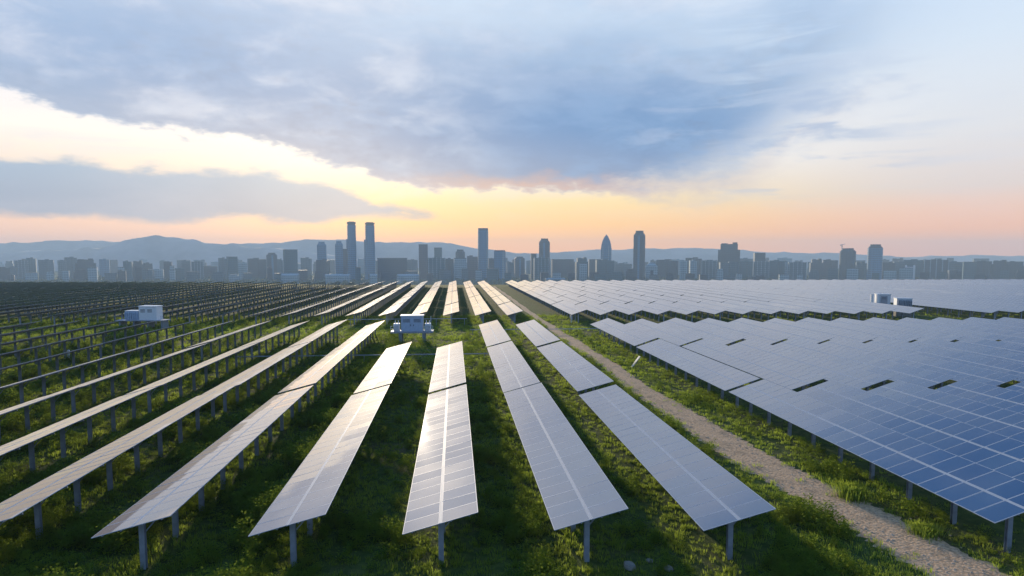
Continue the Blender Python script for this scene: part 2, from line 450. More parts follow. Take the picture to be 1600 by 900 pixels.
class Kit:
    """meshes shared by every table of one tilt"""
    def __init__(s, tilt):
        s.tilt = tilt; s.cx, s.cz = math.cos(tilt), math.sin(tilt)
        s.mz = LOW + s.cz * (MOD_W + GAP_C / 2); s.mx = s.cx * (MOD_W + GAP_C / 2)
        q = Matrix.Translation((s.mx, 0, s.mz)) @ Matrix.Rotation(-tilt, 4, 'Y')
        s.arrays = [s.array(k) for k in range(4)]
        b = MB(); b.box(-.050, .050, .02, T_LEN - .02, -.05, -.004, 0, q); s.rail = b.mesh('centre_rail', [M['rail']])
        b = MB()
        for u in (-1.5, -.55, .55, 1.5): b.box(u - .03, u + .03, .05, T_LEN - .05, -.112, -.040, 0, q)
        for v in POST_V: b.box(-1.72, 1.72, v - .04, v + .04, -.22, -.113, 0, q)
        for v in POST_V: b.bar((s.mx + .12, v, s.mz - .80), (s.mx + s.cx * .85, v, s.mz + s.cz * .85 - .2), .06, .06)
        s.support = b.mesh('support_frame', [M['steel']])
        b = MB(); s.post_box(b, 0, 0); s.post = b.mesh('post', [M['steel']])
        b = MB()
        for v in POST_V: s.post_box(b, v, s.mx)
        s.posts = b.mesh('support_posts', [M['steel']])
    def post_box(s, b, v, x):
        h = s.mz - .22
        b.box(x - .14, x + .14, v - .11, v - .092, -.15, h); b.box(x - .14, x + .14, v + .092, v + .11, -.15, h)
        b.box(x - .011, x + .011, v - .091, v + .091, -.15, h); b.box(x - .17, x + .17, v - .13, v + .13, h, h + .02)
    def array(s, seed):
        r = random.Random(seed); b = MB(); tints = []
        for u in US:
            for k in range(N_ALONG):
                module_faces(b, s.mx + u * s.cx, (k + .5) * MOD_L, s.mz + u * s.cz, s.cx, s.cz, r.gauss(0, .0025), r.gauss(0, .0035))
                tints += [r.random()] * 14
        me = b.mesh('module_array', MODULE_MATS)
        a = me.attributes.new('tint', 'FLOAT', 'FACE'); a.data.foreach_set('value', tints)
        return me
KIT_L, KIT_R = Kit(math.atan2(1.03, 3.87)), Kit(math.atan2(1.27, 3.79))

ORD = 'zeroth first second third fourth fifth sixth seventh eighth ninth tenth eleventh twelfth thirteenth fourteenth fifteenth sixteenth'.split()
SEG_NAMES = ['nearest segment', 'second segment', 'third segment', 'first segment past the service strip', 'second segment past the service strip',
             'third segment past the service strip', 'fourth segment past the service strip', 'fifth segment past the service strip', 'last segment before the city']
LOOK = {(3, 0): 'pinkish', (4, 0): 'pale grey', (5, 0): 'blue and white', (2, 0): 'pale grey'}

def row_x(i): return X3 + (i - 3) * PITCH_X if i < 6 else X3 + 4 * PITCH_X + .15 + (i - 7) * PITCH_R
def kit(i): return KIT_L if i < 6 else KIT_R

def table_label(i, s):
    """i = 5 is the row beside the track on its left, 7 the one on its right"""
    n = 6 - i if i < 6 else i - 6
    side = 'left' if i < 6 else 'right'
    if n <= 12 and s <= 3 or n <= 5:
        return f"{LOOK.get((i, s), 'tilted')} solar table in {ORD[n]} row {side} of the track, {SEG_NAMES[s]}", None
    if s <= 2:
        return f'far dark solar table at the {side} margin of the field', f'outer tables on the {side}'
    return f'far solar table in the hazy {side} field before the city', f'far tables of the {side} field'

def solar_table(i, s):
    x0 = row_x(i); y0 = SEG_Y[s] - .379 * (i - 3) * (1.0 if s < 3 else .6)
    if i == 7 and s == 0: y0 += .2
    label, grp = table_label(i, s)
    t = thing('solar_table', label, 'solar table', (x0, y0, 0), 0, grp or 'solar tables in rows')
    rr = random.Random(i * 31 + s)
    t.rotation_euler = (rr.gauss(0, .0014), rr.gauss(0, .004), rr.gauss(0, .0008)); t.location.z = rr.gauss(0, .035)
    K = kit(i)
    if s <= 1 and i >= 1:
        for u in US:
            for k in range(N_ALONG):
                o = link('solar_module', MODULE, t)
                o.location = (K.mx + u * K.cx, (k + .5) * MOD_L, K.mz + u * K.cz)
                o.rotation_euler = (rr.gauss(0, .0030), -K.tilt + rr.gauss(0, .0022), 0)
    else:
        link('module_array', K.arrays[(i * 5 + s * 3) % 4], t, 'stuff')
    if s <= 3:
        link('centre_rail', K.rail, t)
        link('support_frame', K.support, t)
    if s <= 2:
        for v in POST_V: link('post', K.post, t, loc=(K.mx, v, 0))
    else:
        link('support_posts', K.posts, t, 'stuff')

tables = []
for s, y0 in enumerate(SEG_Y):
    for i in range(-60, 70):
        if i == 6: continue                                           # the dirt track takes this row's place
        if s == 2 and i in (2, 3): continue                           # cleared for the inverter station
        if (i, s) in ((20, 3), (21, 3)): continue       # clearing round the right-hand cabins
        x0 = row_x(i)
        if any(in_view(x0 + dx, y0 + dy, 9) for dx in (0, 3.9) for dy in (0, T_LEN / 2, T_LEN)):
            tables.append((i, s))
tables.sort(key=lambda t: (SEG_Y[t[1]] + 17) ** 2 + row_x(t[0]) ** 2)
for i, s in tables[:300]: solar_table(i, s)
if len(tables) > 300:
    b = MB()
    def lump(me, x0, y0, mo, b=b):
        co = np.empty(len(me.vertices) * 3); me.vertices.foreach_get('co', co); co = co.reshape(-1, 3) + (x0, y0, 0)
        o = len(b.v); b.v += [tuple(c) for c in co.tolist()]
        for p in me.polygons: b.f.append(tuple(o + k for k in p.vertices)); b.mi.append(p.material_index + mo)
    for i, s in tables[300:]:
        x0, y0 = row_x(i), SEG_Y[s] - .379 * (i - 3) * .6
        lump(kit(i).arrays[(i * 5 + s * 3) % 4], x0, y0, 0); lump(kit(i).posts, x0, y0, 3)
    o = b.build('distant_solar_tables', [M['glass'], M['frame'], M['backsheet'], M['steel']], kind='stuff')
    tag(o, 'farthest solar tables merging into one grey sheet before the city', 'solar tables')

# ------------------------------------------------------------------ dirt track
PATH = [(20, 26.6), (30, 26.1), (38, 25.3), (50, 24.1), (66, 23.2), (85, 22.9), (110, 23.1), (130, 22.5), (160, 22.2), (200, 22.0), (260, 22.2), (375, 22.0)]
PATH_W = [(20, 2.3), (40, 2.1), (55, 1.95), (80, 1.55), (110, 1.35), (130, 1.5), (150, 1.3), (180, .9), (375, .7)]
def path_x(y): return float(np.interp(y, [p[0] for p in PATH], [p[1] for p in PATH])) + .18 * math.sin(y * .21)
def path_w(y): return float(np.interp(y, [p[0] for p in PATH_W], [p[1] for p in PATH_W]))
def build_path():
    r = random.Random(4); b = MB(); rows = []
    y = 20.0
    while y < 375:
        c, w = path_x(y), path_w(y)
        l, rt = w * (1 + r.uniform(-.16, .16)), w * (1 + r.uniform(-.16, .16))
        rows.append([(c + t * (l if t < 0 else rt), y + r.uniform(-.05, .05), .004 + (.05 - .09 * math.exp(-((abs(t) - .5) / .2) ** 2) * .5) * (1 - abs(t) ** 4) + (r.uniform(0, .02) if abs(t) < 1 else 0))
                     for t in (-1, -.8, -.55, -.25, 0, .25, .55, .8, 1)])
        y += .35 if y < 80 else 1.0 if y < 160 else 4.0
    n = 9; vs = [p for row in rows for p in row]
    b.quadmesh(vs, [(j * n + i, j * n + i + 1, (j + 1) * n + i + 1, (j + 1) * n + i) for j in range(len(rows) - 1) for i in range(n - 1)])
    o = b.build('dirt_path', M['path'], kind='structure')
    for p in o.data.polygons: p.use_smooth = True
build_path()

# ------------------------------------------------------------------ plants and gravel (stuff)
PROTO = bpy.data.collections.new('plant_kinds')                       # sources of the instanced ground cover
def proto_coll(name, meshes):
    c = bpy.data.collections.new(name)
    for k, me in enumerate(meshes):
        c.objects.link(bpy.data.objects.new(me.name + f'_{k:02d}', me))
    return c

def blade_tuft(seed, n, h, spread, wd):
    r = random.Random(seed); b = MB()
    for _ in range(n):
        a = r.uniform(0, 6.283); d = spread * math.sqrt(r.random()); x, y = d * math.cos(a), d * math.sin(a)
        hh = h * r.uniform(.5, 1.15); lean = r.uniform(.1, .55) * hh; la = a + r.uniform(-.9, .9); w = wd * r.uniform(.6, 1.3); ta = r.uniform(0, 6.283)
        dx, dy = math.cos(ta) * w, math.sin(ta) * w
        mx, my = x + math.cos(la) * lean * .35, y + math.sin(la) * lean * .35
        b.quadmesh([(x - dx, y - dy, -.03), (x + dx, y + dy, -.03), (mx + dx * .8, my + dy * .8, hh * .6), (mx - dx * .8, my - dy * .8, hh * .6),
                    (x + math.cos(la) * lean, y + math.sin(la) * lean, hh)], [(0, 1, 2, 3), (3, 2, 4)])
    return b.mesh('grass_tuft', [M['grass']])

def weed_clump(seed, n, h, rad_, leaf, material='weed'):
    r = random.Random(seed); b = MB()
    stems = [(r.uniform(-1, 1) * rad_ * .5, r.uniform(-1, 1) * rad_ * .5, h * r.uniform(.55, 1.1), r.uniform(-.25, .25), r.uniform(-.25, .25)) for _ in range(7)]
    for k in range(n):
        sx, sy, sh, lx, ly = stems[k % 7]
        t = r.random() ** .7; z = sh * t
        rr = rad_ * .55 * (1.05 - .6 * t) * r.random() ** .5; a = r.uniform(0, 6.283)
        p = Vector((sx + lx * z + rr * math.cos(a), sy + ly * z + rr * math.sin(a), z))
        d = Vector((math.cos(a), math.sin(a), r.uniform(-.3, .9))).normalized(); s = d.cross(Vector((0, 0, 1))).normalized() * leaf * .34 * r.uniform(.7, 1.2)
        L = leaf * r.uniform(.6, 1.3)
        b.quadmesh([p, p + d * L * .5 + s, p + d * L + Vector((0, 0, -.15 * L)), p + d * L * .5 - s], [(0, 1, 2, 3)])
    return b.mesh('weed_clump', [M[material]])

def stone_mesh(seed, n=6):
    r = random.Random(seed); b = MB(); vs = [(0, 0, .55)]
    for zz, rr in ((.3, .75), (-.2, .9)):
        for k in range(n):
            a = 6.283 * k / n + r.uniform(-.3, .3); q = rr * r.uniform(.75, 1.15); vs.append((q * math.cos(a), q * math.sin(a), zz * r.uniform(.7, 1.2)))
    fs = [(0, 1 + k, 1 + (k + 1) % n) for k in range(n)] + [(1 + k, 1 + n + k, 1 + n + (k + 1) % n, 1 + (k + 1) % n) for k in range(n)]
    b.quadmesh(vs, fs)
    return b.mesh('path_stone', [M['path_stone']])

def scatter(name, coll, pts, label, cat):
    """pts: rows of x, y, z, scale, rotation, kind index"""
    p = np.array(pts, dtype=np.float64)
    me = bpy.data.meshes.new(name); me.vertices.add(len(p)); me.vertices.foreach_set('co', p[:, :3].ravel())
    a = me.attributes.new('scl', 'FLOAT', 'POINT'); a.data.foreach_set('value', p[:, 3])
    a = me.attributes.new('rot', 'FLOAT_VECTOR', 'POINT')
    rot = np.zeros((len(p), 3)); rot[:, 2] = p[:, 4]; rot[:, 0] = np.sin(p[:, 4] * 7) * .12; a.data.foreach_set('vector', rot.ravel())
    a = me.attributes.new('pick', 'INT', 'POINT'); a.data.foreach_set('value', p[:, 5].astype(np.int32))
    o = link(name, me, kind='stuff'); tag(o, label, cat)
    ng = bpy.data.node_groups.new(name, 'GeometryNodeTree')
    ng.interface.new_socket('Geometry', in_out='INPUT', socket_type='NodeSocketGeometry')
    ng.interface.new_socket('Geometry', in_out='OUTPUT', socket_type='NodeSocketGeometry')
    nn, ll = ng.nodes.new, ng.links.new
    gi, go = nn('NodeGroupInput'), nn('NodeGroupOutput')
    ci = nn('GeometryNodeCollectionInfo'); ci.inputs['Collection'].default_value = coll
    ci.inputs['Separate Children'].default_value = True; ci.inputs['Reset Children'].default_value = True
    ip = nn('GeometryNodeInstanceOnPoints'); ip.inputs['Pick Instance'].default_value = True
    ll(gi.outputs[0], ip.inputs['Points']); ll(ci.outputs[0], ip.inputs['Instance'])
    for att, typ, sock in (('scl', 'FLOAT', 'Scale'), ('rot', 'FLOAT_VECTOR', 'Rotation'), ('pick', 'INT', 'Instance Index')):
        na = nn('GeometryNodeInputNamedAttribute'); na.data_type = typ; na.inputs['Name'].default_value = att
        ll(na.outputs['Attribute'], ip.inputs[sock])
    ll(ip.outputs[0], go.inputs[0])
    md = o.modifiers.new('scatter', 'NODES'); md.node_group = ng
    return o

def smooth_noise(x, y, s):
    return .5 + .25 * (math.sin(x * s + 1.3 * math.sin(y * s * .7)) + math.sin(y * s * 1.21 + 1.7 * math.sin(x * s * .53 + 2)))

def sow():
    r = random.Random(21); grass, weed = [], []
    rowpos = lambda x: (x - X3) / PITCH_X % 1.0                       # 0 at a low edge, .5 at a high edge, then the open alley
    def run(y0, y1, ng, nw, sg, sw):
        for y in np.arange(y0, y1, 2.0):
            xl, xr = place(-60, y / CY)[0] - 4, place(1660, y / CY)[0] + 6
            for _ in range(int((xr - xl) * 2 * ng)):
                x, yy = r.uniform(xl, xr), y + r.uniform(0, 2)
                c, w = path_x(yy), path_w(yy)
                dp = abs(x - c)
                if dp < w * r.uniform(.70, 1.02) and r.random() > .02: continue
                if x > 31 and r.random() < .85: continue
                g = r.uniform(.45, 1.1) * sg * (.75 + .6 * smooth_noise(x, yy, .35))
                grass.append((x, yy, 0, g, r.uniform(0, 6.283), r.randrange(4)))
            for _ in range(int((xr - xl) * 2 * nw)):
                x, yy = r.uniform(xl, xr), y + r.uniform(0, 2)
                c, w = path_x(yy), path_w(yy); dp = abs(x - c)
                if dp < w + .35: continue
                if x > 30.5: continue
                lush = smooth_noise(x, yy, .42)
                k = 1.0
                if -6 < x < 14: k = .58                               # the alleys in the middle are mown shorter
                if 14 < x < 28: k = .6
                row = (x - X3) / PITCH_X % 1.0
                under = row < .55 if x < 15 else x > 28.2
                patch = smooth_noise(x + 40, yy * .8, .9) * .5 + smooth_noise(x, yy, .42) * .5
                if r.random() > max(.10, (patch - .30) * 2.6) * (.55 if -6 < x < 14 else .75 if k < .65 else 1.0): continue
                if under: k *= .5
                lush = patch
                z = min(.50 if under else 1.0, r.uniform(.5, 1.25) * (.6 + .8 * lush) * k * sw)
                weed.append((x, yy, 0, z, r.uniform(0, 6.283), r.randrange(5)))
    run(24, 50, 5.0, 3.8, 1.0, 1.0)
    run(50, 80, 3.0, 2.7, 1.1, 1.0)
    run(80, 125, 1.6, 1.3, 1.4, 1.1)
    run(125, 185, .8, .6, 1.8, 1.2)
    gc = proto_coll('tuft_kinds', [blade_tuft(k, 22, .26, .26, .014) for k in range(4)])
    wc = proto_coll('weed_kinds', [weed_clump(10 + k, 130 + 20 * k, .95 + .16 * k, .80, .19) for k in range(5)])
    scatter('grass', gc, grass, 'short rough grass covering the ground between the solar rows', 'grass')
    scatter('weeds', wc, weed, 'leafy green weeds growing under and between the solar rows', 'weeds')
    st = []
    for _ in range(1500):
        y = 26 + 80 * r.random() ** 1.6; c, w = path_x(y), path_w(y)
        st.append((c + r.gauss(0, .55) * w, y, .03, .03 + .09 * r.random() ** 3, r.uniform(0, 6.283), r.randrange(3)))
    scatter('gravel', proto_coll('stone_kinds', [stone_mesh(k) for k in range(3)]), st, 'loose pale stones strewn over the dirt track', 'gravel')
sow()

def tuft_thing(x, y, h, label):
    r = random.Random(int(x * 10)); b = MB()
    for _ in range(1100):
        a = r.uniform(0, 6.283); d = .50 * abs(r.gauss(0, 1)); bx, by = d * math.cos(a), d * math.sin(a)
        hh = h * r.uniform(.45, 1.05); la = a + r.uniform(-.6, .6); ln = hh * r.uniform(.25, .75); ta = la + 1.57; w = .013
        ox, oy = math.cos(ta) * w, math.sin(ta) * w
        pts = [(0, 0), (.25, .5), (.6, .85), (1.0, .9)]
        vs = []
        for q, (l, z) in enumerate(pts):
            ww = (1, 1, .8, .15)[q]; px, py = bx + math.cos(la) * ln * l, by + math.sin(la) * ln * l
            vs += [(px - ox * ww, py - oy * ww, hh * z - .02), (px + ox * ww, py + oy * ww, hh * z - .02)]
        b.quadmesh(vs, [(0, 1, 3, 2), (2, 3, 5, 4), (4, 5, 7, 6)])
    o = b.build('tall_grass_clump', M['tall']); o.location = (x, y, 0)
    tag(o, label, 'grass clump')
tuft_thing(26.6, 42.0, 1.15, 'bright tall grass clump between the dirt track and first right row')
tuft_thing(27.4, 36.0, .65, 'smaller green grass clump at the near end of first right row')

def rock(x, y, s, label, seed):
    b = MB(); r = random.Random(seed); n = 9; vs = []; rings = ((-.1, 1.0), (.25, 1.02), (.5, .8), (.66, .45))
    for z, q in rings:
        for k in range(n):
            a = 6.283 * k / n; qq = q * r.uniform(.82, 1.12); vs.append((s * qq * math.cos(a), s * .75 * qq * math.sin(a), s * z * r.uniform(.85, 1.1)))
    vs.append((0, 0, s * .7))
    fs = [(j * n + k, j * n + (k + 1) % n, (j + 1) * n + (k + 1) % n, (j + 1) * n + k) for j in range(3) for k in range(n)] + [(3 * n + k, 3 * n + (k + 1) % n, 4 * n) for k in range(n)]
    b.quadmesh(vs, fs); o = b.build('rock', M['stone']); o.location = (x, y, 0); o.rotation_euler = (0, 0, seed); tag(o, label, 'rock')
rock(9.05, 33.3, .42, 'grey boulder lying in the shade behind the second row near its end', 2)
rock(11.0, 32.9, .30, 'pale flat stone on the grass beside the grey boulder', 5)
rock(10.3, 33.9, .22, 'smallest pale stone between boulder and the blue table post', 9)

# ------------------------------------------------------------------ inverter stations, trays, marks
def grille(b, x0, x1, y, z0, z1, n, mi, outward=-1):
    h = (z1 - z0) / n
    for k in range(n): b.box(x0, x1, min(y, y + outward * .03), max(y, y + outward * .03), z0 + k * h + .02, z0 + (k + .55) * h, mi)

def station_centre():
    t = thing('inverter_station', 'pale blue inverter cabin on a stilted platform between the centre rows', 'inverter station', (-8.0, 129.0, 0), -.02)
    b = MB(); b.box(-4.0, 4.0, -1.6, 1.6, 2.0, 2.18); b.box(-4.0, 4.0, -1.62, -1.55, 1.86, 2.0); b.build('platform', M['steel'], t)
    for x in (-2.2, 2.2):
        for y in (-1.2, 1.2):
            p = MB(); p.box(x - .28, x + .28, y - .28, y + .28, -.1, 2.0); p.build('leg', M['grey'], t)
    b = MB(); b.box(-2.05, 2.05, -1.2, 1.2, 2.18, 5.0); c = b.build('cabin', M['blue'], t)
    b = MB(); b.box(-2.2, 2.2, -1.35, 1.35, 5.0, 5.22); b.build('roof', M['white'], c)
    for x in (-1.95, .1):
        b = MB(); b.box(x, x + 1.85, -1.25, -1.2, 2.3, 4.85); d = b.build('door', M['blue'], t)
        b = MB(); grille(b, x + .25, x + 1.6, -1.25, 3.9, 4.6, 6, 0); b.build('vent', M['dark'], d)
        b = MB(); b.box(x + (1.6 if x < 0 else .15), x + (1.7 if x < 0 else .25), -1.31, -1.25, 3.2, 3.5); b.build('handle', M['dark'], d)
    for sx in (-1, 1):
        b = MB(); b.box(sx * 2.95 - .55, sx * 2.95 + .55, -.8, .8, 2.18, 3.6)
        for k in range(5): b.box(sx * 2.95 - .5 + k * .22, sx * 2.95 - .42 + k * .22, -1.05, -.8, 2.35, 3.4)
        b.cyl((sx * 2.95 - .3, 0, 3.6), (sx * 2.95 - .3, 0, 4.15), .1, .07); b.cyl((sx * 2.95 + .3, 0, 3.6), (sx * 2.95 + .3, 0, 4.15), .1, .07)
        b.build('transformer', M['white'], t)
    b = MB()
    for x in (-3.95, -2.4, 2.4, 3.95): b.box(x - .03, x + .03, -1.58, -1.52, 2.18, 3.25)
    for z in (2.75, 3.2):
        b.box(-3.92, -2.43, -1.57, -1.53, z, z + .05); b.box(2.43, 3.92, -1.57, -1.53, z, z + .05)
    b.box(3.5, 3.58, -.4, -.32, 2.18, 5.0)
    b.build('railing', M['white'], t)
station_centre()

def station_left():
    x, y = place(222, 153)
    t = thing('inverter_station', 'two white inverter boxes on a raised deck in the left field', 'inverter station', (x, y, 0), -.10)
    b = MB(); b.box(-5.6, 5.4, -1.7, 1.7, 1.75, 1.95); b.build('platform', M['steel'], t)
    for px in (-4.8, -1.6, 1.6, 4.8):
        b = MB(); b.box(px - .2, px + .2, -1.3, 1.3, -.1, 1.75); b.build('leg', M['grey'], t)
    b = MB(); b.box(-.3, 3.7, -1.3, 1.4, 1.95, 5.0); c = b.build('cabin', M['white'], t)
    b = MB(); b.box(-.42, 3.82, -1.42, 1.52, 5.0, 5.16); b.build('roof', M['white'], c)
    for k in range(2):
        b = MB(); b.box(-.1 + k * 1.6, 1.35 + k * 1.6, -1.35, -1.3, 2.1, 4.7); d = b.build('door', M['white'], c)
        b = MB(); grille(b, .1 + k * 1.6, 1.15 + k * 1.6, -1.35, 3.7, 4.5, 6, 0); b.build('vent', M['dark'], t)
    b = MB(); b.box(-3.5, -.45, -1.2, 1.2, 1.95, 4.0)
    for k in range(7): b.box(-3.5 + k * .42, -3.3 + k * .42, -1.45, -1.2, 2.2, 3.75)
    b.build('transformer', M['blue'], t)
    b = MB(); b.box(-3.58, -.44, -1.28, 1.28, 4.0, 4.1); b.build('transformer_lid', M['white'], t)
    b = MB()
    for px in (-5.5, -4.0, 4.9, 5.3): b.box(px - .03, px + .03, -1.66, -1.60, 1.95, 3.0)
    b.box(-5.47, -4.03, -1.65, -1.61, 2.9, 2.96); b.build('railing', M['steel'], t)
station_left()

def station_right():
    x, y = place(1380, 196)
    t = thing('inverter_cabin', 'grey inverter cabin beside two white poles in the right field', 'inverter cabin', (x, y, 0), -.3)
    b = MB(); b.box(-1.75, 1.75, -1.3, 1.3, 2.4, 5.3); b.build('cabin', M['boxgrey'], t)
    b = MB(); b.box(-1.9, 1.9, -1.45, 1.45, 5.3, 5.5); b.build('roof', M['boxgrey'], t)
    b = MB(); b.box(-1.85, 1.85, -1.4, 1.4, -.1, 2.4); b.build('plinth', M['stone'], t)
    b = MB(); b.box(-.9, .9, -1.35, -1.3, 2.6, 4.9); d = b.build('door', M['steel'], t)
    b = MB(); grille(b, -.6, .6, -1.35, 4.0, 4.7, 5, 0); b.build('vent', M['dark'], d)
    for k, px in enumerate((1363, 1372)):
        x, y = place(px, 195)
        p = thing('white_pole', ('outer' if k == 0 else 'inner') + ' of two white marker poles beside the grey inverter cabin', 'pole', (x, y, 0))
        b = MB(); b.box(-.33, .33, -.3, .3, -.1, 5.3); b.build('shaft', M['white'], p)
        b = MB(); b.box(-.40, .40, -.38, .38, 5.3, 5.45); b.build('cap', M['white'], p)
    x, y = place(1412, 184)
    t = thing('transformer_box', 'squat grey transformer box in front of the grey inverter cabin', 'transformer', (x, y, 0), -.3)
    b = MB(); b.box(-1.9, 1.9, -1.3, 1.3, 2.2, 4.85); b.build('tank', M['boxgrey'], t)
    b = MB()
    for k in range(9): b.box(-1.75 + k * .42, -1.58 + k * .42, -1.7, -1.3, 2.5, 4.5)
    b.build('cooling_fins', M['steel'], t)
    b = MB(); b.box(-2.0, 2.0, -1.4, 1.4, 4.85, 5.02); b.build('lid', M['boxgrey'], t)
    b = MB(); b.box(-2.0, 2.0, -1.4, 1.4, -.1, 2.2); b.build('plinth', M['stone'], t)
station_right()

def tray(x0, x1, y, z, label):
    t = thing('cable_tray', label, 'cable tray', ((x0 + x1) / 2, y, 0), 0, 'cable trays crossing the rows')
    h = (x1 - x0) / 2
    b = MB(); b.box(-h, h, -.13, .13, z - .03, z); b.box(-h, h, -.15, -.13, z - .03, z + .09); b.box(-h, h, .13, .15, z - .03, z + .09); b.build('tray', M['rail'], t)
    n = max(2, int(2 * h / 5)); b = MB()
    for k in range(n):
        x = -h + .6 + k * (2 * h - 1.2) / (n - 1); p = MB(); p.box(x - .05, x + .05, -.05, .05, -.1, z - .03); p.build('leg', M['steel'], t)
tray(-33, 5.2, 104.1, 1.15, 'pale cable tray crossing behind the second segment of the centre rows')
tray(-25, 3.0, 160.2, 1.55, 'pale cable tray along the far edge of the service strip')
tray(3.2, 32.0, 141.2, .9, 'pale cable tray on the near edge of the service strip by the track')

def board(x, y):
    t = thing('leaning_board', 'pale board leaning against the edge of the first right row', 'board', (x, y, 0), .1)
    q = Matrix.Rotation(rad(38), 4, 'Y'); b = MB(); b.box(-.06, .06, -.28, .28, 0, 2.1, 0, q); b.build('panel', M['wood'], t)
    b = MB(); b.box(-.1, .1, -.2, .2, -.05, .04); b.build('foot', M['wood'], t)
board(25.9, 96.0)
def marker(px, depth, h, label):
    x, y = place(px, depth); t = thing('marker_post', label, 'marker post', (x, y, 0))
    b = MB(); b.box(-.16, .16, -.12, .12, -.1, h); b.build('shaft', M['white'], t)
    b = MB(); b.prism([(-.18, -.14), (.18, -.14), (.18, .14), (-.18, .14)], h, h + .12, 0, [(-.05, -.05), (.05, -.05), (.05, .05), (-.05, .05)]); b.build('cap', M['white'], t)
marker(893, 166, 1.7, 'white marker post at the corner of the far right block by the track')
marker(101, 106, 1.4, 'short white marker post among the left rows')

